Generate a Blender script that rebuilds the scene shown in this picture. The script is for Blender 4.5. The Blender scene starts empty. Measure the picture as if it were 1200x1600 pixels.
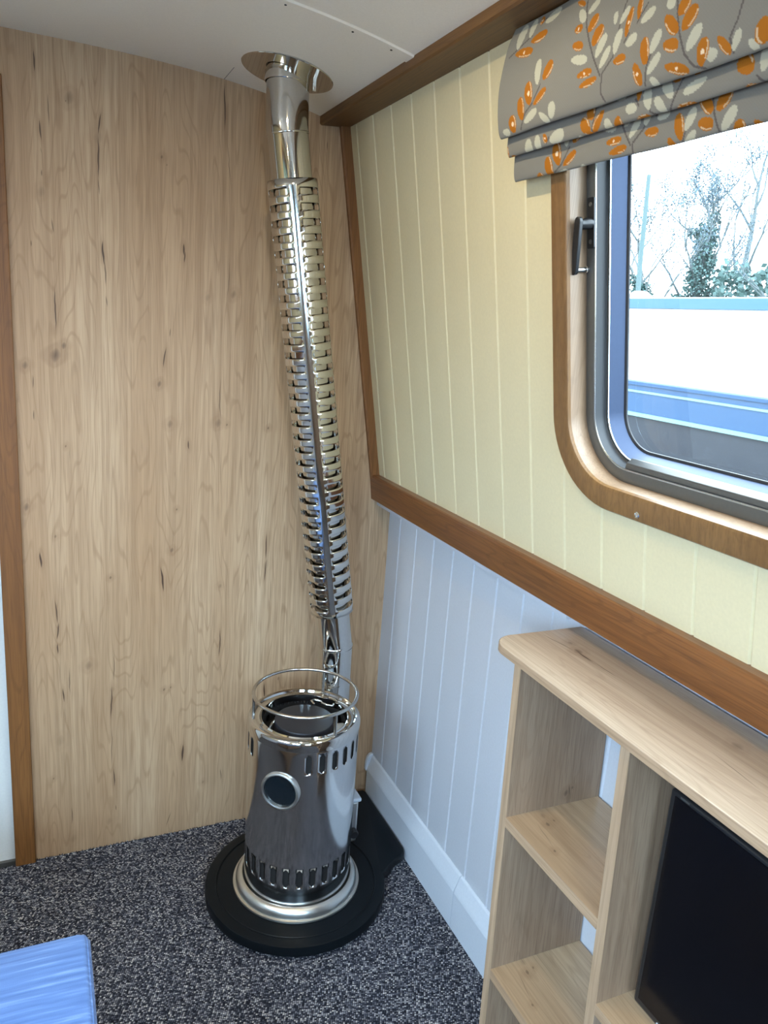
import bpy, bmesh, math, random
import numpy as np
from mathutils import Vector, Matrix
random.seed(7); np.random.seed(7)
SC = bpy.context.scene
CAMX, CAMY, CAMZ = -0.8928, -1.8964, 1.4200
COL = SC.collection
def lin(r, g, b):
    f = lambda c: (c/255/12.92) if c/255 <= .04045 else ((c/255+.055)/1.055)**2.4
    return (f(r), f(g), f(b), 1)

# ------------------------------------------------------------------ camera
cd = bpy.data.cameras.new('camera'); cam = bpy.data.objects.new('camera', cd); COL.objects.link(cam)
cd.sensor_fit = 'VERTICAL'; cd.sensor_height = 32.0; cd.lens = 1190/1600*32.0
cd.clip_start = .02; cd.clip_end = 400
_dx = Vector((0.913003, -0.401674, 0.071297)); _up = -Vector((-0.032941, -0.246785, -0.968510)); _bk = -Vector((0.406621, 0.881904, -0.238547))
M = Matrix((( _dx[0], _up[0], _bk[0], CAMX), (_dx[1], _up[1], _bk[1], CAMY), (_dx[2], _up[2], _bk[2], CAMZ), (0, 0, 0, 1)))
cam.matrix_world = M
SC.camera = cam

# ------------------------------------------------------------------ light
SKY = 14.0
w = bpy.data.worlds.new('overcast_sky'); SC.world = w; w.use_nodes = True
bg = w.node_tree.nodes['Background']; bg.inputs[0].default_value = (.74, .89, 1.0, 1); bg.inputs[1].default_value = SKY
def area(name, loc, aim, sx, sy, power, col, shape='RECTANGLE', spread=180):
    l = bpy.data.lights.new(name, 'AREA'); l.shape = shape; l.size = sx
    if shape == 'RECTANGLE': l.size_y = sy
    l.energy = power; l.color = col; l.spread = math.radians(spread)
    o = bpy.data.objects.new(name, l); COL.objects.link(o); o.location = loc
    o.rotation_euler = Vector(aim).to_track_quat('-Z', 'Y').to_euler(); return o
WARM = (1.0, .82, .52)
COOL = (.45, .72, 1.0)
# daylight arriving through the two windows of the opposite side and the stern doors
area('daylight_window_side', (-1.97, -1.35, 1.50), (1, .10, -.75), .95, .52, 3.0, COOL, spread=80)
area('daylight_window_side', (-1.97, -2.60, 1.50), (.75, 1, -.68), .95, .52, 12, COOL, spread=80)
area('daylight_stern_doors', (-.95, -3.62, 1.46), (0, 1, -.36), .50, .60, 7, COOL, spread=70)
# added fill at the opposite windows, aimed up to brighten the ceiling
area('added_ceiling_fill', (-1.96, -1.35, 1.45), (1, .0, .62), .95, .52, 5, (.9, .95, 1.0), spread=100)
SC.view_settings.view_transform = 'Standard'; SC.view_settings.look = 'None'
SC.view_settings.gamma = 1; SC.view_settings.use_curve_mapping = False
SC.view_settings.exposure = 0.10

# ------------------------------------------------------------------ materials
def mat(name):
    m = bpy.data.materials.new(name); m.use_nodes = True
    nt = m.node_tree; return m, nt, nt.nodes['Principled BSDF']
def nd(nt, t, ins=None, **kw):
    n = nt.nodes.new(t)
    for k, v in kw.items(): setattr(n, k, v)
    if ins:
        for k, v in ins.items():
            if isinstance(v, bpy.types.NodeSocket): nt.links.new(v, n.inputs[k])
            else: n.inputs[k].default_value = v
    return n
def mth(nt, op, a, b=None, c=None, clamp=False):
    ins = {0: a}
    if b is not None: ins[1] = b
    if c is not None: ins[2] = c
    n = nd(nt, 'ShaderNodeMath', ins, operation=op); n.use_clamp = clamp; return n.outputs[0]
def ramp(nt, fac, stops, interp='LINEAR'):
    n = nt.nodes.new('ShaderNodeValToRGB'); n.color_ramp.interpolation = interp
    e = n.color_ramp.elements
    while len(e) < len(stops): e.new(.5)
    for i, (p, c) in enumerate(stops):
        e[i].position = p; e[i].color = c if len(c) == 4 else (*c, 1)
    nt.links.new(fac, n.inputs[0]); return n.outputs[0]
def mix(nt, fac, a, b, mode='MIX'):
    n = nt.nodes.new('ShaderNodeMix'); n.data_type = 'RGBA'; n.blend_type = mode
    for s, v in ((n.inputs[0], fac), (n.inputs[6], a), (n.inputs[7], b)):
        if isinstance(v, bpy.types.NodeSocket): nt.links.new(v, s)
        else: s.default_value = v
    return n.outputs[2]
def simple(name, col, rough=.5, metal=0, bump=0, bscale=200, spec=.5, coat=0):
    m, nt, b = mat(name)
    b.inputs['Base Color'].default_value = col; b.inputs['Roughness'].default_value = rough
    b.inputs['Metallic'].default_value = metal; b.inputs['Specular IOR Level'].default_value = spec
    b.inputs['Coat Weight'].default_value = coat; b.inputs['Coat Roughness'].default_value = .12
    tc = nd(nt, 'ShaderNodeTexCoord')
    n = nd(nt, 'ShaderNodeTexNoise', {'Vector': tc.outputs['Object'], 'Scale': bscale, 'Detail': 3.0})
    v = ramp(nt, n.outputs[0], [(.3, tuple(c*.97 for c in col[:3])), (.7, tuple(min(1, c*1.02) for c in col[:3]))])
    nt.links.new(v, b.inputs['Base Color'])
    if bump:
        bp = nd(nt, 'ShaderNodeBump', {'Strength': bump, 'Distance': .001, 'Height': n.outputs[0]})
        nt.links.new(bp.outputs[0], b.inputs['Normal'])
    return m
def wood(name, light, dark, axis='Z', rough=.45, streak=1.0, plank=None, knots=0.0, cracks=None, knotlist=None, coat=0, contour=1.0):
    """timber or timber-print laminate; grain runs along the given axis of the object"""
    m, nt, b = mat(name)
    tc = nd(nt, 'ShaderNodeTexCoord')
    if axis == 'Z': rot = (0, 0, 0)
    elif axis == 'Y': rot = (math.pi/2, 0, 0)
    else: rot = (0, math.pi/2, 0)
    mp = nd(nt, 'ShaderNodeMapping', {'Vector': tc.outputs['Object'], 'Rotation': rot})
    P = mp.outputs[0]
    def nz(sx, sz, det=2.0, dist=0.0, src=P):
        q = nd(nt, 'ShaderNodeMapping', {'Vector': src, 'Scale': (sx, sx, sz)})
        return nd(nt, 'ShaderNodeTexNoise', {'Vector': q.outputs[0], 'Scale': 1.0, 'Detail': det, 'Distortion': dist}).outputs[0]
    big = nz(7, .9, 3.0)
    fine = nz(420, 9, 2.0)
    mid = nz(95, 1.6, 3.0, .3)
    cont = mth(nt, 'SINE', mth(nt, 'MULTIPLY', nz(9, 1.0, 2.2), 150.0))
    col = ramp(nt, big, [(.25, dark[:3]), (.5, tuple((a+c)/2 for a, c in zip(dark[:3], light[:3]))), (.72, light[:3])])
    col = mix(nt, mth(nt, 'MULTIPLY', ramp(nt, mid, [(.35, (1, 1, 1)), (.62, (0, 0, 0))]), .38*streak), col, (dark[0]*.62, dark[1]*.58, dark[2]*.55, 1))
    col = mix(nt, mth(nt, 'MULTIPLY', ramp(nt, cont, [(.0, (0, 0, 0)), (.75, (0, 0, 0)), (1., (1, 1, 1))]), .20*contour), col, (dark[0]*.6, dark[1]*.55, dark[2]*.5, 1))
    col = mix(nt, mth(nt, 'MULTIPLY', ramp(nt, fine, [(.36, (1, 1, 1)), (.5, (0, 0, 0))]), .34*streak), col, (dark[0]*.55, dark[1]*.5, dark[2]*.47, 1))
    if plank:
        sp = nd(nt, 'ShaderNodeSeparateXYZ', {0: P})
        cell = mth(nt, 'FLOOR', mth(nt, 'DIVIDE', mth(nt, 'ADD', sp.outputs[0], mth(nt, 'MULTIPLY', sp.outputs[1], 1.0)), plank))
        wn = nd(nt, 'ShaderNodeTexWhiteNoise', {'W': cell}, noise_dimensions='1D')
        col = mix(nt, mth(nt, 'MULTIPLY', wn.outputs[0], .42), col, (dark[0]*.86, dark[1]*.78, dark[2]*.72, 1))
    if knots:
        q = nd(nt, 'ShaderNodeMapping', {'Vector': P, 'Scale': (6, 6, 2.4)})
        vo = nd(nt, 'ShaderNodeTexVoronoi', {'Vector': q.outputs[0], 'Scale': 1.0})
        k = ramp(nt, vo.outputs[0], [(.03, (1, 1, 1)), (.13, (.35, .35, .35)), (.22, (0, 0, 0))])
        col = mix(nt, mth(nt, 'MULTIPLY', k, knots), col, (dark[0]*.25, dark[1]*.18, dark[2]*.14, 1))
    if cracks:
        wob = nd(nt, 'ShaderNodeTexNoise', {'Vector': P, 'Scale': 17.0, 'Detail': 2.0})
        sp = nd(nt, 'ShaderNodeSeparateXYZ', {0: P})
        X = mth(nt, 'ADD', sp.outputs[0], mth(nt, 'MULTIPLY', mth(nt, 'SUBTRACT', wob.outputs[0], .5), .009)); Z = sp.outputs[2]
        g = bpy.data.node_groups.new('grain_crack', 'ShaderNodeTree')
        for s in ('X', 'Z', 'cx', 'cz', 'slope', 'invL', 'W', 'soft'): g.interface.new_socket(s, in_out='INPUT', socket_type='NodeSocketFloat')
        g.interface.new_socket('mask', in_out='OUTPUT', socket_type='NodeSocketFloat')
        gi = g.nodes.new('NodeGroupInput'); go = g.nodes.new('NodeGroupOutput'); I = gi.outputs
        dz = mth(g, 'SUBTRACT', I['Z'], I['cz'])
        dx = mth(g, 'ABSOLUTE', mth(g, 'SUBTRACT', mth(g, 'SUBTRACT', I['X'], I['cx']), mth(g, 'MULTIPLY', dz, I['slope'])))
        t = mth(g, 'MULTIPLY', dz, I['invL']); ww = mth(g, 'MULTIPLY', I['W'], mth(g, 'SUBTRACT', 1.0, mth(g, 'MULTIPLY', t, t)))
        o = mth(g, 'MULTIPLY', mth(g, 'SUBTRACT', ww, dx), I['soft'], clamp=True)
        g.links.new(o, go.inputs[0])
        acc = None; halo = None
        items = []
        for (x0, z0, x1, z1, wd) in cracks:
            cz = (z0+z1)/2; L = max(abs(z0-z1)/2*1.08, .008)
            items.append(((x0+x1)/2, cz, (x1-x0)/(z1-z0+1e-9), L, .00052*wd+.00045, 1000., min(.95, .42+.15*wd)))
        for (x, z, r, op) in knotlist:
            items.append((x, z, .15, .0013*r, .0009*r, 1100./r, op*.8))
        for (cx, cz, sl, L, W, soft, op) in items:
            n = g2 = nt.nodes.new('ShaderNodeGroup'); n.node_tree = g
            nt.links.new(X, n.inputs['X']); nt.links.new(Z, n.inputs['Z'])
            n.inputs['cx'].default_value = cx; n.inputs['cz'].default_value = cz; n.inputs['slope'].default_value = sl
            n.inputs['invL'].default_value = 1/L; n.inputs['W'].default_value = W; n.inputs['soft'].default_value = soft
            v = mth(nt, 'MULTIPLY', n.outputs[0], op)
            acc = v if acc is None else mth(nt, 'MAXIMUM', acc, v)
            if W > .0018:
                n = nt.nodes.new('ShaderNodeGroup'); n.node_tree = g
                nt.links.new(X, n.inputs['X']); nt.links.new(Z, n.inputs['Z'])
                n.inputs['cx'].default_value = cx; n.inputs['cz'].default_value = cz; n.inputs['slope'].default_value = sl
                n.inputs['invL'].default_value = 1/(L*1.25+.01); n.inputs['W'].default_value = W*2.2+.007; n.inputs['soft'].default_value = 90.
                v = mth(nt, 'MULTIPLY', n.outputs[0], .36*op)
                halo = v if halo is None else mth(nt, 'MAXIMUM', halo, v)
        col = mix(nt, halo, col, (dark[0]*.5, dark[1]*.40, dark[2]*.34, 1))
        col = mix(nt, acc, col, (dark[0]*.12, dark[1]*.085, dark[2]*.07, 1))
    nt.links.new(col, b.inputs['Base Color'])
    b.inputs['Roughness'].default_value = rough; b.inputs['Coat Weight'].default_value = coat; b.inputs['Coat Roughness'].default_value = .2
    bp = nd(nt, 'ShaderNodeBump', {'Strength': .18, 'Distance': .001, 'Height': fine})
    nt.links.new(bp.outputs[0], b.inputs['Normal'])
    return m

CRACKS = [(-0.857, 1.449, -0.857, 1.353, 3), (-0.908, 1.255, -0.908, 1.223, 2), (-0.907, 1.177, -0.907, 1.151, 2), (-0.753, 1.524, -0.749, 1.455, 2), (-0.749, 1.438, -0.747, 1.413, 2), (-0.607, 1.376, -0.609, 1.354, 2), (-0.618, 1.331, -0.626, 1.282, 3), (-0.564, 1.109, -0.562, 1.085, 3), (-0.833, 1.096, -0.835, 1.055, 1), (-0.593, 1.033, -0.596, 1.013, 1), (-0.471, 1.551, -0.474, 1.445, 1.6), (-0.488, 1.264, -0.485, 1.154, 2), (-0.486, 1.093, -0.477, 0.923, 1), (-0.574, 1.552, -0.577, 1.525, 3), (-0.905, 0.839, -0.904, 0.799, 4), (-0.877, 0.716, -0.873, 0.653, 3), (-0.871, 0.657, -0.876, 0.611, 3), (-0.875, 0.603, -0.875, 0.573, 3), (-0.85, 0.535, -0.851, 0.457, 2), (-0.866, 0.481, -0.865, 0.441, 3), (-0.865, 0.437, -0.862, 0.378, 1), (-0.744, 0.562, -0.745, 0.482, 2), (-0.751, 0.472, -0.754, 0.374, 3), (-0.752, 0.355, -0.753, 0.234, 2), (-0.748, 0.892, -0.75, 0.768, 1), (-0.629, 0.785, -0.622, 0.716, 4), (-0.598, 0.885, -0.6, 0.835, 1), (-0.569, 0.272, -0.571, 0.219, 5), (-0.871, 0.481, -0.871, 0.568, 1), (-0.356, 0.861, -0.357, 0.786, 3), (-0.355, 0.79, -0.358, 0.722, 3), (-0.339, 0.73, -0.339, 0.656, 1.5), (-0.475, 0.604, -0.476, 0.516, 3), (-0.473, 0.516, -0.465, 0.444, 1), (-0.465, 0.449, -0.458, 0.351, 1), (-0.458, 0.351, -0.46, 0.178, 1), (-0.229, 0.618, -0.226, 0.516, 1), (-0.348, 0.424, -0.347, 0.374, 4), (-0.883, 1.914, -0.882, 1.872, 3), (-0.878, 1.785, -0.873, 1.743, 3), (-0.857, 1.838, -0.858, 1.77, 2), (-0.754, 1.818, -0.761, 1.77, 3), (-0.761, 1.773, -0.762, 1.683, 3), (-0.763, 1.686, -0.76, 1.65, 2), (-0.756, 1.557, -0.753, 1.503, 4), (-0.753, 1.507, -0.75, 1.462, 2), (-0.9, 1.54, -0.9, 1.53, 2), (-0.858, 1.592, -0.854, 1.56, 2), (-0.875, 1.686, -0.875, 1.674, 2), (-0.876, 1.73, -0.873, 1.718, 1), (-0.492, 1.927, -0.488, 1.822, 3), (-0.483, 1.809, -0.47, 1.694, 1.5), (-0.579, 1.569, -0.577, 1.541, 4), (-0.681, 1.72, -0.684, 1.667, 1), (-0.242, 1.839, -0.24, 1.818, 2), (-0.748, 0.233, -0.746, 0.175, 3), (-0.744, 0.122, -0.743, 0.103, 2), (-0.853, 0.14, -0.853, 0.085, 2), (-0.601, 0.071, -0.613, 0.02, 2), (-0.466, 0.179, -0.464, 0.138, 2)]
KNOTS = [(-0.86, 1.3, 14, 0.9), (-0.841, 1.322, 7, 0.8), (-0.921, 1.275, 8, 0.7), (-0.633, 1.244, 7, 0.8), (-0.608, 1.148, 9, 0.6), (-0.842, 1.093, 3, 0.8), (-0.931, 0.95, 9, 0.8), (-0.59, 0.933, 3, 0.9), (-0.459, 1.464, 9, 0.5), (-0.492, 1.152, 10, 0.6), (-0.361, 1.141, 4, 0.9), (-0.47, 1.148, 3, 0.9), (-0.521, 1.452, 8, 0.3), (-0.75, 0.764, 4, 0.9), (-0.804, 0.534, 11, 0.5), (-0.602, 0.827, 6, 0.8), (-0.618, 0.442, 4, 0.9), (-0.602, 0.446, 3, 0.9), (-0.872, 0.876, 4, 0.7), (-0.75, 0.46, 8, 0.3), (-0.875, 0.335, 14, 0.25), (-0.307, 0.433, 6, 0.6), (-0.477, 0.721, 6, 0.5), (-0.356, 0.772, 12, 0.25), (-0.818, 1.835, 12, 0.5), (-0.824, 1.828, 2, 0.9), (-0.761, 1.767, 12, 0.3), (-0.878, 1.642, 10, 0.3), (-0.628, 1.747, 4, 0.8), (-0.618, 1.732, 2, 0.8), (-0.895, 0.23, 3, 0.7), (-0.513, 0.144, 5, 0.5), (-0.852, 0.042, 12, 0.25), (-0.763, 0.074, 10, 0.25)]
LAM_L, LAM_D = lin(210, 183, 152), lin(180, 146, 112)
m_bulk = wood('pale oak laminate bulkhead', LAM_L, LAM_D, 'Z', .55, 1.25, .127, contour=2.0, cracks=CRACKS, knotlist=KNOTS)
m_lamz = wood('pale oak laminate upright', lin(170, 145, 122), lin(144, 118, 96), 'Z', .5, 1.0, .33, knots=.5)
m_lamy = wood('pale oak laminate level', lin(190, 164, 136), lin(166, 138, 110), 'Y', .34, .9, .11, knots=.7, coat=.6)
m_top = wood('pale oak laminate worktop', lin(204, 188, 170), lin(178, 154, 132), 'Y', .34, .9, .11, coat=.6,  # whitish sheen of the top is partly put into this paler colour
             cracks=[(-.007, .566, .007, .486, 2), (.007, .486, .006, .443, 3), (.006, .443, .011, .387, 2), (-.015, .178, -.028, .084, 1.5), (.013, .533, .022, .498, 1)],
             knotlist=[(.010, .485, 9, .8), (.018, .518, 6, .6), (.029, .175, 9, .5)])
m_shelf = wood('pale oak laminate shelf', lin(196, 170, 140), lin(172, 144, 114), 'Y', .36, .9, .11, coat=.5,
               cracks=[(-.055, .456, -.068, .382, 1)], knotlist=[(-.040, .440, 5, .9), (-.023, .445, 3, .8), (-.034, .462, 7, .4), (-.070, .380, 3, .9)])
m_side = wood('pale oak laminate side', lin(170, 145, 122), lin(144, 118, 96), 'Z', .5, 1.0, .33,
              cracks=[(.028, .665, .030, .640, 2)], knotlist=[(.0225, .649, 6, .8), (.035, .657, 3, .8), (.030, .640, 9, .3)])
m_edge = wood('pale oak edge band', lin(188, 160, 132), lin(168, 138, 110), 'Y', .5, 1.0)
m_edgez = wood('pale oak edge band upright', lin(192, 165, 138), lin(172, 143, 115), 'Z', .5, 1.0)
OAK_L, OAK_D = lin(136, 86, 44), lin(106, 62, 28)
m_oaky = wood('varnished oak along', OAK_L, OAK_D, 'Y', .36, 1.3, coat=.3, contour=1.6)
m_oakz = wood('varnished oak upright', lin(148, 100, 52), lin(122, 78, 38), 'Z', .55, 1.2, coat=.0, contour=1.6)
m_corn = wood('brown oak cornice board', lin(128, 92, 50), lin(100, 70, 36), 'Y', .5, 1.1, contour=1.8)
m_winoak = wood('oak window surround', lin(140, 104, 62), lin(120, 86, 48), 'Z', .4, 1.0, coat=.2)
m_winoaky = wood('oak window surround along', lin(180, 122, 66), lin(156, 100, 50), 'Y', .4, 1.0, coat=.2)
m_liner = wood('pale varnished window liner', lin(160, 134, 108), lin(140, 114, 90), 'Z', .42, .8, coat=.1)
m_cream = simple('cream painted boarding', lin(220, 209, 174), .45)
m_blue = simple('pale blue grey painted boarding', lin(196, 201, 212), .42)
m_skirt = simple('white painted skirting', lin(208, 217, 230), .4)
m_ceil = simple('white ceiling panel', lin(236, 230, 220), .6, bump=.1, bscale=300)
m_white = simple('white gloss paint', lin(225, 228, 228), .3)
m_chrome = simple('polished stainless steel', (.60, .59, .57, 1), .07, 1)
m_sleeve = simple('polished perforated stainless steel', (.66, .65, .62, 1), .10, 1)
m_body = simple('polished stainless stove casing', (.64, .64, .64, 1), .13, 1)
m_brush = simple('satin stainless steel', (.66, .65, .62, 1), .33, 1)
m_dark = simple('dark burner metal', (.030, .031, .040, 1), .42, .3)
m_black = simple('black satin hearth paint', (.004, .006, .008, 1), .30, spec=.16)
m_inside = simple('dark stove inside', (.010, .009, .009, 1), .7, .0)  # near-black colour of the inner drum, well wall and well floor
m_alu = simple('grey anodised aluminium', (.16, .16, .155, 1), .38, .75)
m_aludk = simple('dark grey aluminium channel', (.028, .031, .036, 1), .55, .1)
m_alulip = simple('bright aluminium lip', (.75, .8, .82, 1), .25, 1)
m_rub = simple('black rubber seal', (.012, .014, .02, 1), .5)
m_blackpl = simple('black plastic', (.012, .012, .014, 1), .35)
m_screen = simple('switched off black screen', (.003, .003, .0045, 1), .16, spec=.3)
m_steel = simple('bright steel', (.8, .8, .78, 1), .15, 1)
m_hole = simple('dark screw hole', (.02, .02, .02, 1), .7)
m_greygap = simple('grey panel joint', lin(150, 146, 140), .7)

def carpet():
    m, nt, b = mat('charcoal looped carpet')
    tc = nd(nt, 'ShaderNodeTexCoord')
    q = nd(nt, 'ShaderNodeMapping', {'Vector': tc.outputs['Object'], 'Scale': (225, 290, 225), 'Rotation': (0, 0, .35)})
    vo = nd(nt, 'ShaderNodeTexVoronoi', {'Vector': q.outputs[0], 'Scale': 1.0, 'Randomness': .42})
    sp = nd(nt, 'ShaderNodeSeparateColor', {0: vo.outputs['Color']})
    c = ramp(nt, sp.outputs[0], [(.0, lin(52, 54, 66)), (.30, lin(78, 82, 96)), (.58, lin(124, 126, 138)), (.85, lin(180, 180, 186)), (1., lin(225, 222, 220))])
    dk = ramp(nt, vo.outputs['Distance'], [(.25, (1, 1, 1)), (.65, (.06, .06, .08))])
    c = mix(nt, 1.0, c, dk, 'MULTIPLY')
    br = nd(nt, 'ShaderNodeTexNoise', {'Vector': tc.outputs['Object'], 'Scale': 9.0, 'Detail': 3.0})
    c = mix(nt, .35, c, ramp(nt, br.outputs[0], [(.3, (.75, .73, .74)), (.7, (1.1, 1.08, 1.05))]), 'MULTIPLY')
    nt.links.new(c, b.inputs['Base Color']); b.inputs['Roughness'].default_value = .95; b.inputs['Specular IOR Level'].default_value = .1
    h = mth(nt, 'SUBTRACT', 1.0, vo.outputs['Distance'])
    bp = nd(nt, 'ShaderNodeBump', {'Strength': .8, 'Distance': .003, 'Height': h}); nt.links.new(bp.outputs[0], b.inputs['Normal'])
    return m
m_carpet = carpet()
def cushion_mat():
    m, nt, b = mat('blue slub upholstery')
    tc = nd(nt, 'ShaderNodeTexCoord')
    q = nd(nt, 'ShaderNodeMapping', {'Vector': tc.outputs['Object'], 'Scale': (6, 130, 130), 'Rotation': (0, 0, -.06)})
    n = nd(nt, 'ShaderNodeTexNoise', {'Vector': q.outputs[0], 'Scale': 1.0, 'Detail': 3.0})
    f = nd(nt, 'ShaderNodeTexNoise', {'Vector': tc.outputs['Object'], 'Scale': 700.0, 'Detail': 1.0})
    c = ramp(nt, n.outputs[0], [(.32, lin(68, 100, 156)), (.55, lin(86, 120, 178)), (.72, lin(118, 148, 202))])
    nt.links.new(c, b.inputs['Base Color']); b.inputs['Roughness'].default_value = .85; b.inputs['Sheen Weight'].default_value = .2
    bp = nd(nt, 'ShaderNodeBump', {'Strength': .3, 'Distance': .001, 'Height': mth(nt, 'ADD', n.outputs[0], f.outputs[0])}); nt.links.new(bp.outputs[0], b.inputs['Normal'])
    return m
m_cush = cushion_mat()
def glass_mat():
    m, nt, b = mat('window glass'); nt.nodes.remove(b)
    out = nt.nodes['Material Output']
    tr = nd(nt, 'ShaderNodeBsdfTransparent', {0: (.93, .97, .98, 1)}); gl = nd(nt, 'ShaderNodeBsdfGlossy', {'Roughness': .02})
    df = nd(nt, 'ShaderNodeBsdfDiffuse', {0: (.6, .68, .72, 1)})
    tc = nd(nt, 'ShaderNodeTexCoord')
    q = nd(nt, 'ShaderNodeMapping', {'Vector': tc.outputs['Object'], 'Scale': (40, 12, 60)})
    n = nd(nt, 'ShaderNodeTexNoise', {'Vector': q.outputs[0], 'Scale': 1.0, 'Detail': 5.0})
    sp = nd(nt, 'ShaderNodeSeparateXYZ', {0: tc.outputs['Object']})
    low = nd(nt, 'ShaderNodeMapRange', {0: sp.outputs[2], 1: 1.38, 2: 1.25, 3: 0.0, 4: 1.0}).outputs[0]
    grime = mth(nt, 'MULTIPLY', mth(nt, 'MULTIPLY', low, ramp(nt, n.outputs[0], [(.4, (.25, .25, .25)), (.75, (1, 1, 1))])), .045)
    a = nd(nt, 'ShaderNodeMixShader', {0: .06, 1: tr.outputs[0], 2: gl.outputs[0]})
    c = nd(nt, 'ShaderNodeMixShader', {0: grime, 1: a.outputs[0], 2: df.outputs[0]})
    nt.links.new(c.outputs[0], out.inputs[0]); return m
m_glass = glass_mat()
m_dglass = simple('smoked sight glass', (.006, .010, .014, 1), .10, coat=.15)

# ------------------------------------------------------------------ mesh helpers
class MB:
    def __init__(s): s.v = []; s.f = []; s.mi = []
    def add(s, vs, fs, mi=0):
        o = len(s.v); s.v += [tuple(p) for p in vs]; s.f += [tuple(i+o for i in f) for f in fs]; s.mi += [mi]*len(fs); return s
    def box(s, x0, x1, y0, y1, z0, z1, T=None, mi=0):
        vs = [(x, y, z) for z in (z0, z1) for y in (y0, y1) for x in (x0, x1)]
        if T: vs = [T(*p) for p in vs]
        return s.add(vs, [(0, 2, 3, 1), (4, 5, 7, 6), (0, 1, 5, 4), (2, 6, 7, 3), (0, 4, 6, 2), (1, 3, 7, 5)], mi)
    def lathe(s, prof, c, n=64, axis=None, mi=0, close=False, caps=False):
        """prof = [(r, h)]; axis = unit vector of h (default z)"""
        ax = Vector(axis) if axis else Vector((0, 0, 1)); ax.normalize()
        a = ax.orthogonal().normalized() if axis else Vector((1, 0, 0)); b = ax.cross(a)
        vs = []; fs = []
        for r, h in prof:
            for i in range(n):
                t = 2*math.pi*i/n; vs.append(Vector(c)+ax*h+(a*math.cos(t)+b*math.sin(t))*r)
        m = len(prof)
        for j in range(m-1 if not close else m):
            k = (j+1) % m
            for i in range(n): fs.append((j*n+i, j*n+(i+1) % n, k*n+(i+1) % n, k*n+i))
        if caps:
            if prof[0][0] > 1e-5: fs.append(tuple(range(n-1, -1, -1)))
            if prof[-1][0] > 1e-5: fs.append(tuple((m-1)*n+i for i in range(n)))
        return s.add(vs, fs, mi)
    def tube(s, pts, r, n=12, closed=False, mi=0, caps=True):
        pts = [Vector(p) for p in pts]; m = len(pts); vs = []; fs = []
        rr = r if isinstance(r, (list, tuple)) else [r]*m
        prev = None
        for i, p in enumerate(pts):
            d = (pts[(i+1) % m]-pts[i-1]) if closed or 0 < i < m-1 else (pts[min(i+1, m-1)]-pts[max(i-1, 0)])
            d.normalize()
            a = d.orthogonal().normalized() if prev is None else (prev-d*prev.dot(d)).normalized()
            prev = a; b = d.cross(a)
            for k in range(n):
                t = 2*math.pi*k/n; vs.append(p+(a*math.cos(t)+b*math.sin(t))*rr[i])
        for i in range(m if closed else m-1):
            j = (i+1) % m
            for k in range(n): fs.append((i*n+k, i*n+(k+1) % n, j*n+(k+1) % n, j*n+k))
        if not closed and caps: fs.append(tuple(range(n-1, -1, -1))); fs.append(tuple((m-1)*n+k for k in range(n)))
        return s.add(vs, fs, mi)
    def prism(s, poly, h0, h1, fn, mi=0):
        """poly 2D outline, fn(a, b, h) -> xyz"""
        n = len(poly); vs = [fn(a, b, h0) for a, b in poly]+[fn(a, b, h1) for a, b in poly]
        fs = [tuple(range(n-1, -1, -1)), tuple(range(n, 2*n))]+[(i, (i+1) % n, n+(i+1) % n, n+i) for i in range(n)]
        return s.add(vs, fs, mi)
    def build(s, name, mats, parent=None, smooth=None, bevel=0, solid=0, label=None, seg=2):
        me = bpy.data.meshes.new(name)
        off = Vector(parent.location) if parent is not None and parent.type == 'EMPTY' else Vector((0, 0, 0))
        if parent is not None and parent.type != 'EMPTY' and parent.parent is not None and parent.parent.type == 'EMPTY': off = Vector(parent.parent.location)
        me.from_pydata([tuple(Vector(p)-off) for p in s.v], [], s.f)
        if isinstance(mats, (list, tuple)) and len(mats) > 1: me.polygons.foreach_set('material_index', s.mi)
        bm = bmesh.new(); bm.from_mesh(me); bmesh.ops.remove_doubles(bm, verts=bm.verts, dist=1e-6)
        bmesh.ops.recalc_face_normals(bm, faces=bm.faces); bm.to_mesh(me); bm.free()
        if not isinstance(mats, (list, tuple)): mats = [mats]
        for m in mats: me.materials.append(m)
        o = bpy.data.objects.new(name, me); COL.objects.link(o)
        if parent is not None: o.parent = parent
        if solid:
            md = o.modifiers.new('thickness', 'SOLIDIFY'); md.thickness = solid; md.offset = -1
        if bevel:
            md = o.modifiers.new('soft_edges', 'BEVEL'); md.width = bevel; md.segments = seg; md.limit_method = 'ANGLE'; md.angle_limit = math.radians(40)
        if smooth is None: smooth = bool(bevel)
        if smooth:
            me.polygons.foreach_set('use_smooth', [True]*len(me.polygons))
            try: me.set_sharp_from_angle(angle=math.radians(38))
            except Exception: pass
        if label: o['label'] = label
        return o
def empty(name, loc):
    o = bpy.data.objects.new(name, None); COL.objects.link(o); o.location = loc; o.empty_display_size = .05; return o
def tag(o, label, cat, group=None):
    o['label'] = label; o['category'] = cat
    if group: o['group'] = group
    return o
def struct(o): o['kind'] = 'structure'; return o
def world(a, b, c): return (a, b, c)

# ------------------------------------------------------------------ the room
_n = math.sqrt(1+.165**2)
def U(u, v, w):
    """upper right-hand cabin side: u along the boat, v up the slope, w into the room"""
    return (-.0460-.165*v/_n-w/_n, -u, 1.016+v/_n-.165*w/_n)
def zc(x):
    d = abs(x+.95); return 1.944-.054*(d/.69)**3.1
LX = -1.90; BY = -3.60
def mirror(p): return (LX-p[0], p[1], p[2])

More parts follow.
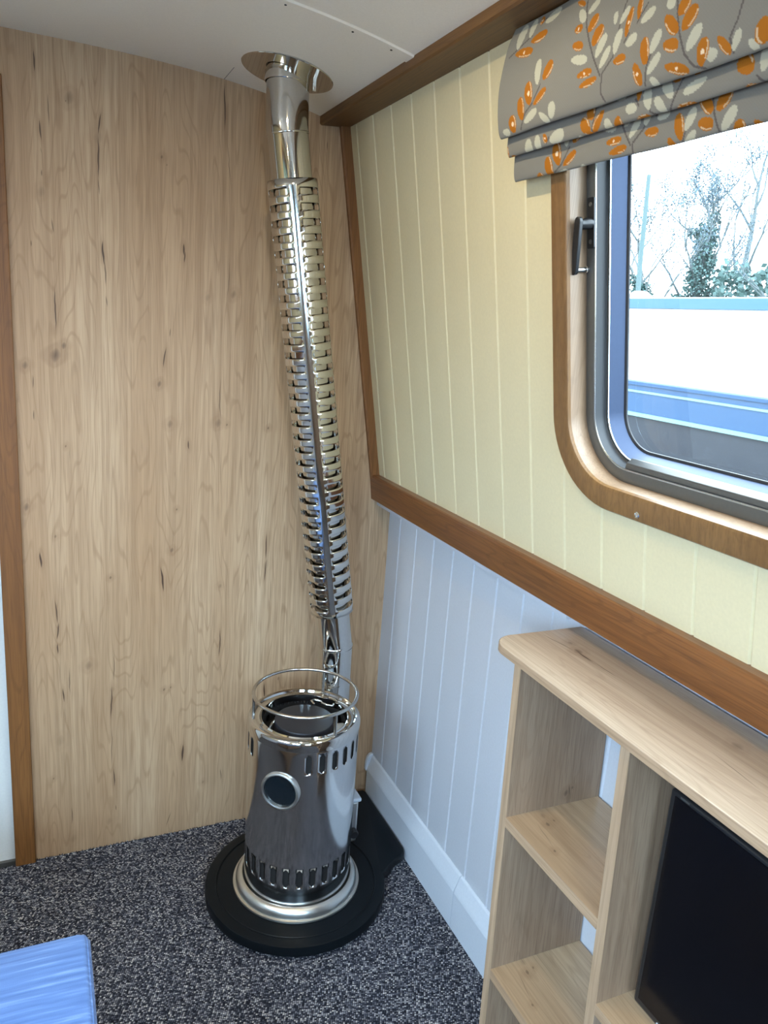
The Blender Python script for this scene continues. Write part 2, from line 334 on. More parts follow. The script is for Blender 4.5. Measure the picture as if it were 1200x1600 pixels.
# floor with tufted edge along the bulkhead
f = MB(); f.box(LX-.05, .05, BY-.05, 0.0, -.03, 0)
xs = np.arange(-.99, -.01, .0035)
for a in xs:
    h = random.uniform(.0015, .007); q = random.uniform(.004, .009)
    f.add([(a-.001, -q, 0), (a+.0045, -q, 0), (a+.0018+random.uniform(-.0015, .0015), -.0015, h)], [(0, 1, 2)])
struct(f.build('floor', m_carpet))
# ceiling
c = MB(); X = [-1.66+i*(1.42/60) for i in range(61)]
poly = [(x, zc(x)) for x in X]+[(X[-1], 2.08), (X[0], 2.08)]
n = len(X)
vs = [(x, y, zc(x)) for y in (.03, BY-.05) for x in X]+[(x, y, zc(x)+.03) for y in (.03, BY-.05) for x in X]
fs = [(i, i+1, n+i+1, n+i) for i in range(n-1)]+[(2*n+i, 3*n+i, 3*n+i+1, 2*n+i+1) for i in range(n-1)]
c.add(vs, fs); struct(c.build('ceiling', m_ceil, smooth=True))
s = MB()                                                        # joint strip across the ceiling
for i in range(40):
    xa = -1.63+i*.035; xb = xa+.035
    s.add([(xa, -.480, zc(xa)-.003), (xb, -.480, zc(xb)-.003), (xb, -.512, zc(xb)-.003), (xa, -.512, zc(xa)-.003),
           (xa, -.476, zc(xa)+.001), (xb, -.476, zc(xb)+.001), (xb, -.516, zc(xb)+.001), (xa, -.516, zc(xa)+.001)],
          [(0, 1, 2, 3), (0, 4, 5, 1), (2, 6, 7, 3)])
strip = struct(s.build('trim_1', m_ceil, smooth=True))
for px, py in ((-.497, -.497), (-.375, -.497), (-.30, -.497), (-.62, -.497), (-.74, -.497)):
    MB().lathe([(0, -.0005), (.0022, -.0005), (.0022, .001), (0, .001)], (px, py, zc(px)-.0034), 10).build('screw_head', m_hole, strip)
s = MB(); s.box(-.4932, -.4918, -.10, 0, zc(-.4925)-.0006, zc(-.4925)+.002); struct(s.build('trim_2', m_greygap))
# bulkhead at the front of the cabin
b = MB(); b.box(-.988, .06, 0, .03, -.02, 2.02); b.box(-1.66, -.988, 0, .03, 1.86, 2.02); b.box(LX-.06, -1.66, 0, .03, -.02, 2.02)
struct(b.build('wall_front', m_bulk))
d = MB(); d.box(-1.66, -.988, .006, .03, .012, 1.87); door = struct(d.build('door_1', m_white))
d = MB(); d.box(-1.66, -.988, -.004, .028, 0, .012); d.build('threshold', m_alu, door)
d = MB(); d.lathe([(.018, 0), (.018, .006), (.008, .01), (.008, .03), (.012, .034), (.012, .05), (0, .055)], (-1.58, .006, .95), 20, (0, -1, 0)); d.build('door_knob', m_brush, door)
t = MB(); t.box(-.991, -.944, -.012, .004, 0, 1.856); struct(t.build('trim_3', m_oakz, bevel=.0015))
t = MB(); t.box(-1.70, -1.655, -.012, .004, 0, 1.856); struct(t.build('trim_4', m_oakz, bevel=.0015))

# boarded cabin sides
def vprofile(u0, u1, first, pitch, g=.0032):
    us = [u0]; k = first
    while k < u1:
        if k > u0: us += [(k-g), (k), (k+g)]
        k += pitch
    return sorted(set([round(float(q), 5) for q in us]+[float(u1)]))
def depth(u, first, pitch, g=.0032, d=.0030):
    r = ((u-first+pitch/2) % pitch)-pitch/2
    return -d*max(0, 1-abs(r)/g)
def side_lower(name, T, mt):
    us = vprofile(0, 3.65, .075, .1); v = []; f = []
    for u in us:
        w_ = depth(u, .075, .1); v += [T((-w_, -u, 0)), T((-w_, -u, .96)), T((.03, -u, 0)), T((.03, -u, .96))]
    for i in range(len(us)-1):
        a = i*4; f += [(a, a+1, a+5, a+4), (a+2, a+6, a+7, a+3)]
    return struct(MB().add(v, f).build(name, mt))
idt = lambda p: p
side_lower('wall_right_lower', idt, m_blue); side_lower('wall_left_lower', mirror, m_blue)
# window opening in wall coordinates (rounded rectangles)
WU0, WU1, WV0, WV1, WR = .873, 1.86, .1855, .775, .10        # inner edge of the oak surround
def rr(u0, u1, v0, v1, r, n=14):
    out = []
    for (cu, cv, a0) in ((u1-r, v0+r, -90), (u1-r, v1-r, 0), (u0+r, v1-r, 90), (u0+r, v0+r, 180)):
        for i in range(n+1):
            a = math.radians(a0+90*i/n); out.append((cu+r*math.cos(a), cv+r*math.sin(a)))
    return out
def side_upper(name, T, mt, wins):
    us = set(vprofile(0, 3.65, .05, .1))
    for (a, b2) in wins:
        for i in range(25): us.add(round(a+.12*i/24, 5)); us.add(round(b2-.12*i/24, 5))
    us = sorted(us); v = []; f = []; V1 = .92
    def hole(u):
        for (a, b2) in wins:
            v0, v1, r = WV0-.02, WV1+.02, .12
            if a < u < b2:
                du = max(0, a+r-u, u-(b2-r)); k = r-math.sqrt(max(0, r*r-du*du)); return v0+k, v1-k
        return None
    for i in range(len(us)-1):
        a, b2 = us[i], us[i+1]; wa, wb = depth(a, .05, .1), depth(b2, .05, .1)
        def q(va0, va1, vb0, vb1):
            o = len(v); v.extend([T(U(a, va0, wa)), T(U(a, va1, wa)), T(U(b2, vb1, wb)), T(U(b2, vb0, wb))]); f.append((o, o+1, o+2, o+3))
        mid = hole((a+b2)/2)
        if mid is None: q(-.05, V1, -.05, V1)
        else:
            def hh(u):
                h = hole(u)
                if h is None: c_ = ((WV0+WV1)/2); h = (c_-(WV1-WV0)/2+.10, c_+(WV1-WV0)/2-.10)
                return h
            ha, hb = hh(a), hh(b2); q(-.05, ha[0], -.05, hb[0]); q(ha[1], V1, hb[1], V1)
    # outer skin keeps the daylight out around the openings
    wl = [(0, 0)]; edges = [-.02]+[e for w_ in wins for e in w_]+[3.68]
    for i in range(0, len(edges), 2):
        o = len(v); v.extend([T(U(edges[i], -.05, -.04)), T(U(edges[i], V1, -.04)), T(U(edges[i+1], V1, -.04)), T(U(edges[i+1], -.05, -.04))]); f.append((o, o+1, o+2, o+3))
    for (a, b2) in wins:
        for (c0, c1) in ((-.05, WV0-.02), (WV1+.02, V1)):
            o = len(v); v.extend([T(U(a, c0, -.04)), T(U(a, c1, -.04)), T(U(b2, c1, -.04)), T(U(b2, c0, -.04))]); f.append((o, o+1, o+2, o+3))
    return struct(MB().add(v, f).build(name, mt))
side_upper('wall_right_upper', idt, m_cream, [(WU0-.02, WU1+.02)])
LW = [(.90, 1.80), (2.15, 3.05)]
side_upper('wall_left_upper', mirror, m_cream, [(a-.02, b_+.02) for a, b_ in LW])
# stern wall with glazed door opening
r = MB(); r.box(LX-.06, -1.30, BY-.03, BY, -.02, 2.0); r.box(-.60, .06, BY-.03, BY, -.02, 2.0); r.box(-1.30, -.60, BY-.03, BY, 1.76, 2.0); r.box(-1.30, -.60, BY-.03, BY, -.02, 1.16)
struct(r.build('wall_back', m_lamz))
r = MB(); r.prism([(-1.30, 1.16), (-.60, 1.16), (-.60, 1.76), (-1.30, 1.76)], BY-.02, BY-.016, lambda a, b_, h: (a, h, b_)); r.f = r.f[:]; g = struct(r.build('window_3', m_glass))
r = MB()
for (a, b_, z0, z1) in ((-1.32, -1.20, 1.14, 1.78), (-.70, -.58, 1.14, 1.78), (-1.20, -.70, 1.14, 1.19), (-1.20, -.70, 1.73, 1.78), (-.98, -.92, 1.19, 1.73)): r.box(a, b_, BY-.01, BY+.02, z0, z1)
r.build('window_frame', m_oakz, g, bevel=.003)

# oak: gunwale rail, corner moulding, cornice
def run(name, poly, mt, y0=0, y1=-3.58, T=idt, bevel=0):
    return struct(MB().prism(poly, y0, y1, lambda a, b_, h: T((a, h, b_))).build(name, mt, bevel=bevel))
rail = [(-.0610, .9475), (-.0690, 1.0090), (-.0670, 1.0140), (-.0630, 1.0160), (-.030, 1.0175), (.02, 1.0175), (.02, .9475)]
run('trim_5', rail, m_oaky); run('trim_6', rail, m_oaky, T=mirror)
under = [(-.044, .930), (-.044, .9475), (0.01, .9475), (0.01, .930)]
run('trim_7', under, m_blue, y0=-.004, y1=-.868); run('trim_8', under, m_blue, T=mirror, y0=-.004)
corn = [(-.262, 1.874), (-.262, 1.905), (-.10, 1.905), (-.10, 1.884), (-.186, 1.8765), (-.258, 1.871)]
run('trim_9', corn, m_corn); run('trim_10', corn, m_corn, T=mirror)
cm = MB().prism([(.0, .0), (.0, .024), (.009, .024), (.012, .020), (.012, .0)], -.01, .905, lambda a, b_, h: U(a, h, b_)); struct(cm.build('trim_11', m_oakz))
# skirting boards
sk = [(0.01, 0), (-.020, 0), (-.020, .100), (-.0185, .106), (-.006, .140), (-.002, .143), (.01, .143)]
def skirting(name, T):
    o = struct(MB().prism(sk, -.016, -.565, lambda a, b_, h: T((a, h, b_))).prism(sk, -.5665, -3.58, lambda a, b_, h: T((a, h, b_))).build(name, m_skirt)); return o
skirting('baseboard_right', idt); skirting('baseboard_left', mirror)
nose = MB()                                                     # rounded end of the skirting against the bulkhead
nose.prism([(-.001, .150), (-.012, .148), (-.020, .138), (-.024, .120), (-.024, .098), (-.020, .090), (-.001, .088)], -.003, -.016, lambda a, b_, h: (a, h, b_))
struct(nose.build('trim_12', m_skirt, bevel=.003))

# ------------------------------------------------------------------ windows
def ring(prof, T, u0, u1, v0, v1, r, mats, mi=None, n=14):
    """sweep profile (offset inwards, w) round the opening; u0.. describe offset 0"""
    m = MB(); loops = [rr(u0+o, u1-o, v0+o, v1-o, max(r-o, .004), n) for o, _ in prof]; k = len(loops[0])
    vs = [T(U(a, b_, w_)) for (o, w_), L in zip(prof, loops) for a, b_ in L]
    for j in range(len(prof)-1):
        m2 = 0 if mi is None else mi[j]
        if j == 0: m.v = [tuple(p) for p in vs]
        for i in range(k):
            m.f.append((j*k+i, j*k+(i+1) % k, (j+1)*k+(i+1) % k, (j+1)*k+i)); m.mi.append(m2)
    return m
def window(name, T, u0, u1):
    # glazing first: the pane is the thing everything else hangs on
    a = (T, u0, u1, WV0, WV1, WR)
    p = MB(); L = rr(u0+.040, u1-.040, WV0+.040, WV1-.040, .060)
    p.add([T(U(x, y, -.079)) for x, y in L], [tuple(range(len(L)))]); pane = struct(p.build(name, m_glass))
    # oak face (straight boards and corner blocks meet at the joints)
    o = ring([(-.0385, -.001), (-.0385, .009), (-.036, .0115), (-.004, .0115), (0, .009), (.0015, .004)], *a, None)
    o.build('oak_surround', m_winoak, pane, smooth=True)
    o = ring([(.0010, .0050), (.0015, .002), (.0015, -.012), (0, -.028), (-.001, -.034)], *a, None)
    o.build('liner', m_liner, pane, smooth=True)
    o = ring([(-.002, -.0285), (.0195, -.0285), (.0215, -.0300), (.0215, -.048), (.0235, -.050), (.0280, -.050), (.0282, -.0518), (.0378, -.0755), (.0385, -.080), (-.01, -.082)], *a, None,
             mi=[0, 2, 1, 1, 0, 2, 3, 1, 1])
    o.build('aluminium_frame', [m_alu, m_aludk, m_alulip, m_aluB], pane, smooth=True)
    o = ring([(.0370, -.0745), (.0395, -.0750), (.0415, -.0765), (.0415, -.079), (.0385, -.080)], *a, None)
    o.build('rubber_seal', m_rub, pane, smooth=True)
    return pane
m_aluB = simple('blue grey aluminium vent frame', lin(46, 61, 88), .4, .4)
win = window('window_1', idt, WU0, WU1)
# tilting sash rail along the bottom of the pane
sr = MB(); sr.prism([(.0215, -.032), (.0215, -.050), (.034, -.052), (.036, -.046), (.030, -.034)], .965, 1.77, lambda a, b_, h: U(h, WV0+a, b_)); sr.build('sash_rail', m_alu, win, bevel=.001)
# brass coloured screw in the lower oak board
for uu in (1.044, 1.44, 1.80):
    zz = WV0-.0270
    s = MB(); c0 = Vector(U(uu, zz, .0115)); ax = Vector(U(0, 0, 1))-Vector(U(0, 0, 0))
    s.lathe([(.0055, -.001), (.0055, .0012), (.0035, .0022), (.0030, .0008), (0, .0006)], c0, 24, ax); s.build('screw_head', m_steel, win, smooth=True)
# window stay (black arm on a plate)
hp = MB(); v_ = lambda z: (z-1.016)*_n
hp.prism(rr(.8775, .8935, v_(1.552), v_(1.625), .002, 3), -.0290, -.0262, U); hp.build('stay_plate', m_blackpl, win)
for zz in (1.562, 1.615):
    MB().lathe([(.0035, 0), (.0035, .001), (.002, .0015), (0, .0008)], U(.8855, v_(zz), -.0262), 16, ax).build('screw_head', m_alu, win)
MB().lathe([(.0085, 0), (.0085, .010), (.0075, .013), (.0075, .024), (0, .026)], U(.8855, v_(1.588), -.0262), 24, ax).build('stay_hub', m_blackpl, win, smooth=True)
ar = MB(); A = (.8870, v_(1.592)); B = (.8760, v_(1.522)); r0 = .0068
def capsule(A, B, r0, n=10):
    d = math.atan2(B[1]-A[1], B[0]-A[0]); o = []
    for i in range(n+1): t = d-math.pi/2+math.pi*i/n; o.append((B[0]+r0*math.cos(t), B[1]+r0*math.sin(t)))
    for i in range(n+1): t = d+math.pi/2+math.pi*i/n; o.append((A[0]+r0*math.cos(t), A[1]+r0*math.sin(t)))
    return o
ar.prism(capsule(A, B, r0), -.006, .0005, U); ar.build('stay_arm', m_blackpl, win, bevel=.001)
MB().lathe([(.0045, 0), (.0045, .020), (.0055, .0205), (.0055, .0235), (0, .025)], U(B[0], B[1], -.004), 20, -ax).build('stay_pin', m_steel, win, smooth=True)
for i, (a_, b_) in enumerate(LW): window('window_%d' % (i+4), mirror, a_, b_)

# ------------------------------------------------------------------ roman blind
LEAF_O = [(0.7891, 1.8284, 0.8366, 1.8204, 0.0147), (0.8248, 1.8371, 0.865, 1.8383, 0.0157), (0.8818, 1.771, 0.9017, 1.7901, 0.0206), (0.851, 1.7446, 0.8402, 1.7767, 0.0212), (0.8604, 1.7427, 0.8919, 1.7575, 0.0127), (0.8298, 1.728, 0.822, 1.7601, 0.0194), (0.8037, 1.7148, 0.8005, 1.7401, 0.0211), (0.9243, 1.8609, 0.9481, 1.8481, 0.0077), (0.9723, 1.8068, 0.9848, 1.8257, 0.0173), (0.9401, 1.8198, 0.957, 1.8151, 0.0119), (0.9434, 1.7992, 0.9672, 1.7902, 0.0121), (0.9871, 1.7864, 1.0, 1.8085, 0.0202), (0.9609, 1.7566, 0.9916, 1.7564, 0.0107), (0.9664, 1.7426, 1.0019, 1.7458, 0.0102), (1.0334, 1.7572, 1.0574, 1.7552, 0.0118), (1.0524, 1.7784, 1.0533, 1.8125, 0.0117), (1.0717, 1.7933, 1.0659, 1.82, 0.0102), (1.0956, 1.7381, 1.089, 1.7686, 0.0162), (1.0742, 1.7446, 1.088, 1.7183, 0.0135), (1.1203, 1.7818, 1.1433, 1.7587, 0.0144), (1.1223, 1.7524, 1.1464, 1.7449, 0.0147), (1.1262, 1.7295, 1.1615, 1.7162, 0.0122), (1.1432, 1.7752, 1.1531, 1.793, 0.0182), (1.1503, 1.7591, 1.1679, 1.7794, 0.0191), (1.1784, 1.7169, 1.184, 1.7442, 0.0174), (1.2011, 1.7396, 1.2197, 1.7191, 0.0107), (1.2586, 1.7408, 1.2639, 1.7174, 0.0244), (0.8341, 1.8705, 0.8408, 1.858, 0.0105)]
LEAF_W = [(0.7925, 1.834, 0.7944, 1.8712, 0.0205), (0.8197, 1.844, 0.8176, 1.8723, 0.0152), (0.8482, 1.8589, 0.8823, 1.8651, 0.0187), (0.8688, 1.7672, 0.8615, 1.8025, 0.017), (0.8338, 1.7241, 0.8697, 1.7346, 0.0124), (0.875, 1.7289, 0.8973, 1.7123, 0.0103), (0.9022, 1.716, 0.9089, 1.7373, 0.017), (0.7735, 1.7218, 0.7921, 1.7169, 0.0114), (0.9459, 1.7801, 0.9798, 1.7717, 0.012), (0.9401, 1.8436, 0.959, 1.8242, 0.0119), (0.962, 1.833, 0.9808, 1.8449, 0.0126), (0.9966, 1.7703, 1.0121, 1.7945, 0.0146), (1.0067, 1.7556, 1.0239, 1.7768, 0.012), (1.0261, 1.8012, 1.0214, 1.8169, 0.0082), (1.0353, 1.7986, 1.0473, 1.8156, 0.0117), (1.0339, 1.765, 1.0397, 1.7922, 0.0146), (1.0542, 1.7702, 1.0749, 1.7749, 0.0132), (1.0769, 1.7881, 1.1002, 1.7968, 0.0133), (1.1021, 1.7477, 1.1163, 1.7697, 0.0141), (1.098, 1.7275, 1.1191, 1.7447, 0.0115), (1.12, 1.7914, 1.131, 1.7987, 0.0197), (1.1586, 1.737, 1.1775, 1.7585, 0.0148), (1.1914, 1.7183, 1.195, 1.7311, 0.0171), (1.2224, 1.7206, 1.2312, 1.739, 0.0107), (1.2422, 1.7253, 1.2547, 1.7145, 0.0089), (1.1029, 1.7226, 1.1151, 1.711, 0.0091)]
STEMS = [[(0.9505, 1.8529), (0.9657, 1.8155), (0.9914, 1.773), (1.0086, 1.747)], [(1.0379, 1.8261), (1.0359, 1.7958), (1.0322, 1.7628), (1.0128, 1.7487), (1.0104, 1.7274), (1.0177, 1.7149)], [(1.1351, 1.7963), (1.1463, 1.7579), (1.1558, 1.7342), (1.1695, 1.719), (1.1843, 1.7131)], [(1.2314, 1.7667), (1.2266, 1.7489), (1.2179, 1.7339), (1.2227, 1.7195)], [(0.8227, 1.7164), (0.8375, 1.7362), (0.8569, 1.745), (0.8761, 1.7656)], [(0.7744, 1.8273), (0.7925, 1.834), (0.8242, 1.8459)], [(0.8386, 1.8571), (0.8472, 1.8637)], [(1.0943, 1.7169), (1.0965, 1.7341), (1.1033, 1.7474)], [(1.0513, 1.7735), (1.0579, 1.782)], [(1.0705, 1.7899), (1.0825, 1.8075)]]

BF = [(-0.206, 1.8735), (-0.216, 1.85), (-0.2225, 1.819), (-0.2275, 1.784), (-0.226, 1.749), (-0.222, 1.726), (-0.2185, 1.718), (-0.2155, 1.7155), (-0.2115, 1.7175), (-0.209, 1.726), (-0.2075, 1.739), (-0.206, 1.751), (-0.204, 1.754), (-0.2025, 1.744), (-0.204, 1.724), (-0.204, 1.706), (-0.2015, 1.6945), (-0.1975, 1.6905), (-0.193, 1.694), (-0.1905, 1.709), (-0.189, 1.729), (-0.1873, 1.732), (-0.186, 1.714), (-0.1867, 1.694), (-0.1853, 1.674), (-0.1825, 1.66), (-0.179, 1.6565), (-0.176, 1.66), (-0.1765, 1.684)]
def blind():
    P = np.array(BF); 
    # smooth the section, then resample
    for _ in range(2):
        Q = [P[0]]
        for i in range(len(P)-1): Q += [P[i]*.75+P[i+1]*.25, P[i]*.25+P[i+1]*.75]
        Q.append(P[-1]); P = np.array(Q)
    L = np.concatenate([[0], np.cumsum(np.hypot(*np.diff(P, axis=0).T))]); tot = L[-1]
    S = np.arange(0, tot, .0013); X = np.interp(S, L, P[:, 0]); Z = np.interp(S, L, P[:, 1])
    Uc = np.concatenate([np.arange(.762, 1.34, .0013), np.arange(1.34, 1.96, .006)])
    UU, SS = np.meshgrid(Uc, S)                              # rows = arc length
    # fabric pattern on (u, s)
    base = np.array(lin(126, 125, 121)[:3]); col = np.ones(UU.shape+(3,))*base
    wv = .5+.5*np.sin(UU*3300)*np.sin(SS*3300); col *= (.97+.06*wv)[..., None]
    org = np.array(lin(164, 102, 28)[:3]); cre = np.array(lin(180, 180, 166)[:3]); stm = np.array(lin(92, 88, 88)[:3])
    z2s = lambda z: 1.8745-z
    def put(mask, c):
        col[mask] = c
    def leafset(du, ds, flip=1):
        f = lambda u, z: ((u if flip == 1 else 2.02-u)+du, z2s(z)+ds)
        for st in STEMS:
            pts = [f(*p) for p in st]
            for (a, b_), (c_, d_) in zip(pts[:-1], pts[1:]):
                vx, vy = c_-a, d_-b_; L2 = vx*vx+vy*vy+1e-12
                t = np.clip(((UU-a)*vx+(SS-b_)*vy)/L2, 0, 1); put(np.hypot(UU-a-t*vx, SS-b_-t*vy) < .0013, stm)
        for leaves, c in ((LEAF_W, cre), (LEAF_O, org)):
            for k, (u0, z0, u1, z1, wd) in enumerate(leaves):
                a, b_ = f(u0, z0); c_, d_ = f(u1, z1); vx, vy = c_-a, d_-b_; L2 = vx*vx+vy*vy
                t = ((UU-a)*vx+(SS-b_)*vy)/L2; e = ((UU-a)*(-vy)+(SS-b_)*vx)/math.sqrt(L2)
                sh = np.sqrt(np.clip(1-(2*t-1)**2, 0, 1))*(.80+.34*t); inside = (t > 0) & (t < 1) & (np.abs(e) < wd*.5*sh)
                put(inside, c)
                if c is org:
                    rim = inside & (np.abs(e/(wd*.5)-sh*.72) < .10) & (t > .25) & (t < .92); put(rim, np.array(lin(198, 176, 146)[:3]))
                    if k % 3 == 0: put(inside & (np.hypot((t-.5)*math.sqrt(L2), e) < wd*.16), np.array(lin(226, 206, 180)[:3]))
    for du in (-.62, 0, .56): leafset(du, 0)
    # the cloth further down, tucked into the folds
    col2 = col.copy(); keep = SS < .168
    leafset(.10, .150, -1); leafset(-.42, .150, -1); leafset(.03, .245); leafset(.60, .150, -1); leafset(.6, .245)
    col = np.where(keep[..., None], col2, col)
    # small slackness of the cloth along its width
    sag = .0016*np.sin(UU*9+1)*np.clip(SS/.2, 0, 1)
    V = np.stack([np.broadcast_to(X[:, None], UU.shape)+sag+.0012*np.sin(UU*31+SS*14), -UU+0*SS, np.broadcast_to(Z[:, None], UU.shape)+sag*.6], -1).reshape(-1, 3)
    nr, nc = UU.shape; idx = np.arange(nr*nc).reshape(nr, nc)
    F = np.stack([idx[:-1, :-1], idx[:-1, 1:], idx[1:, 1:], idx[1:, :-1]], -1).reshape(-1, 4)
    me = bpy.data.meshes.new('roman_blind'); me.vertices.add(len(V)); me.vertices.foreach_set('co', V.ravel())
    me.loops.add(F.size); me.loops.foreach_set('vertex_index', F.ravel()); me.polygons.add(len(F))
    me.polygons.foreach_set('loop_start', np.arange(0, F.size, 4)); me.polygons.foreach_set('loop_total', np.full(len(F), 4)); me.update(); me.validate()
    at = me.color_attributes.new('cloth_print', 'FLOAT_COLOR', 'POINT'); at.data.foreach_set('color', np.concatenate([col.reshape(-1, 3), np.ones((nr*nc, 1))], 1).ravel())
    me.polygons.foreach_set('use_smooth', [True]*len(me.polygons))
    m, nt, b = mat('grey linen with leaf print'); vc = nd(nt, 'ShaderNodeAttribute'); vc.attribute_name = 'cloth_print'; nt.links.new(vc.outputs['Color'], b.inputs['Base Color'])
    b.inputs['Roughness'].default_value = .8; b.inputs['Specular IOR Level'].default_value = .2
    tc = nd(nt, 'ShaderNodeTexCoord'); n = nd(nt, 'ShaderNodeTexNoise', {'Vector': tc.outputs['Object'], 'Scale': 900.0}); bp = nd(nt, 'ShaderNodeBump', {'Strength': .2, 'Distance': .0005, 'Height': n.outputs[0]}); nt.links.new(bp.outputs[0], b.inputs['Normal'])
    me.materials.append(m); o = bpy.data.objects.new('roman_blind', me); COL.objects.link(o)
    md = o.modifiers.new('cloth_thickness', 'SOLIDIFY'); md.thickness = .0009; md.offset = 1
    tag(o, 'grey roman blind with orange and cream leaf print, folded up above the window', 'blind')
    hr = MB(); hr.box(-.205, -.180, -1.955, -.775, 1.858, 1.872); hr.build('headrail', m_white, o)
blind()

# ------------------------------------------------------------------ slotted sheets
def sheet(surf, TH, ZH, cells, slot, closed=True, mi=0):
    """grid of TH x ZH nodes mapped by surf(i, j); cells = [(i0, i1, j0, j1)] carry a rounded slot; slot = (half_i, half_j, round_i)"""
    vid = {}; v = []; f = []
    def node(i, j):
        k = (round((i % TH) if closed else i, 4), round(j, 4))
        if k not in vid: vid[k] = len(v); v.append(surf(k[0], k[1]))
        return vid[k]
    taken = set()
    for (i0, i1, j0, j1) in cells:
        for i in range(i0, i1):
            for j in range(j0, j1): taken.add((i % TH, j))
    for i in range(TH if closed else TH-1):
        for j in range(ZH-1):
            if (i, j) not in taken: f.append((node(i, j), node(i+1, j), node(i+1, j+1), node(i, j+1)))
    hi, hj, ri, vert = slot
    for (i0, i1, j0, j1) in cells:
        ci, cj = (i0+i1)/2, (j0+j1)/2
        per = [(i, j0) for i in range(i0, i1)]+[(i1, j) for j in range(j0, j1)]+[(i, j1) for i in range(i1, i0, -1)]+[(i0, j) for j in range(j1, j0, -1)]
        inner = []
        for (i, j) in per:
            a = (i-ci)/((i1-i0)/2); b = (j-cj)/((j1-j0)/2); m = max(abs(a), abs(b)); a /= m; b /= m
            # square perimeter -> slot with rounded ends
            if vert:
                x = a*hi; y = b*hj; e = max(0, abs(y)-(hj-ri))/ri
                if e > 0: s_ = math.sqrt(max(0, 1-min(1, e*.999)**2)); x *= max(s_, .12)
            else:
                x = a*hi; y = b*hj; e = max(0, abs(x)-(hi-ri))/ri
                if e > 0: s_ = math.sqrt(max(0, 1-min(1, e*.999)**2)); y *= max(s_, .25)
            inner.append((ci+x, cj+y))
        n = len(per)
        for q in range(n):
            p0, p1 = per[q], per[(q+1) % n]; s0, s1 = inner[q], inner[(q+1) % n]
            f.append((node(*p0), node(*p1), node(*s1), node(*s0)))
    return v, f

# ------------------------------------------------------------------ hearth
CX, CY = -.336, -.318
hearth = empty('hearth_base', (CX, CY, 0))
tag(hearth, 'black painted round hearth base with a tail running into the corner', 'hearth')
HR = .228
def hearth_outline(sh=0):
    R_ = HR-sh; o = []
    for i in range(0, 61):                                       # front arc, from the right side round to the back
        a = math.radians(-14-i*(270-14-8)/60); o.append((CX+R_*math.cos(a), CY+R_*math.sin(a)))
    o += [(CX+.06, -.020-sh), (-.030-sh, -.020-sh), (-.024-sh, -.030-sh), (-.024-sh, -.305+sh), (-.030-sh, -.318+sh), (-.045, -.327+sh), (-.066, -.337+sh*.7), (-.084, -.349)]
    return o
h = MB(); oo = hearth_outline()
n = len(oo); lv = []; 
for (sh, z) in ((.010, 0), (.0, .010), (0, .028), (.002, .033), (.006, .035)):
    lv.append([(x, y, z) for x, y in hearth_outline(sh)])
vs = [p for L in lv for p in L]; fs = []
for j in range(4): fs += [(j*n+i, j*n+(i+1) % n, (j+1)*n+(i+1) % n, (j+1)*n+i) for i in range(n)]
fs.append(tuple(4*n+i for i in range(n))); fs.append(tuple(range(n-1, -1, -1)))
h.add(vs, fs); h.build('base_plate', m_black, hearth, smooth=True)
h = MB(); h.lathe([(.1980, .0345), (.1985, .0360), (.2005, .0366), (.2025, .0360), (.2030, .0345)], (CX, CY, 0), 128, close=True); h.build('raised_rim', m_black, hearth, smooth=True)

# ------------------------------------------------------------------ stove
stove = empty('cabin_stove', (CX, CY, .035))
tag(stove, 'polished stainless steel cylindrical cabin stove with round sight glass on the black hearth', 'stove')
cz = (CX, CY, 0)
MB().lathe([(.158, .0352), (.160, .0375), (.159, .0410), (.1535, .0420), (.1530, .0450), (.1515, .0520), (.1470, .0600), (.1410, .0640), (.1365, .0640), (.1350, .0600), (.1340, .0500), (.130, .0400), (.130, .0352)], cz, 128, close=True).build('base_flange', m_brush, stove, smooth=True)
R0 = .1330; NT = 208; z0, z1 = .045, .482; ZR = 63
def body(i, j):
    a = 2*math.pi*i/NT+math.radians(-120.3); z = z0+(z1-z0)*j/(ZR-1)
    r = R0 if z < .462 else R0-.002*((z-.462)/.02)**2
    return (CX+r*math.cos(a), CY+r*math.sin(a), z)
zs = lambda z: round((z-z0)/(z1-z0)*(ZR-1))
dz = (z1-z0)/(ZR-1)
cells = []
for k in range(26): cells.append((8*k-3, 8*k+3, zs(.106), zs(.106)+8))
top = [a for a in range(26) if not (-3 <= ((a+13) % 26)-13 <= 0)]
for k in top: cells.append((8*k-3+2, 8*k+3+2, zs(.411), zs(.411)+8))
v, f_ = sheet(body, NT, ZR, cells, (1.65, 3.45, 1.0, True))
MB().add(v, f_).build('casing', m_body, stove, smooth=True, solid=.0015)
MB().lathe([(.1290, .05), (.1290, .478)], cz, 96).build('inner_drum', m_inside, stove, smooth=True)
# top collar: rounded rim, flat ring and sunken well
MB().lathe([(.1325, .470), (.1345, .472), (.1352, .480), (.1352, .488), (.1335, .4945), (.1300, .4975), (.1260, .4985), (.1215, .4965), (.1195, .4915), (.1140, .4895), (.1075, .4905), (.1050, .4935), (.1035, .4930), (.1030, .4880), (.1030, .470)], cz, 128).build('top_collar', m_chrome, stove, smooth=True)
NW = 120
def well(i, j):
    a = 2*math.pi*i/NW; return (CX+.1030*math.cos(a), CY+.1030*math.sin(a), .4300+(.4750-.4300)*j/10)
wc = [(k, k+4, 3, 8) for k in range(2, 116, 8)]
v, f_ = sheet(well, NW, 11, wc, (1.5, 1.9, 1.4, True))
MB().add(v, f_).build('well_wall', m_inside, stove, smooth=True)
MB().lathe([(.1030, .443), (.0, .443)], cz, 96).build('well_floor', m_inside, stove)
MB().lathe([(.0720, .443), (.0800, .443), (.0855, .448), (.0860, .4540), (.0835, .4565), (.0775, .4530), (.0740, .4470)], cz, 96, close=True).build('burner_ring', m_chrome, stove, smooth=True)
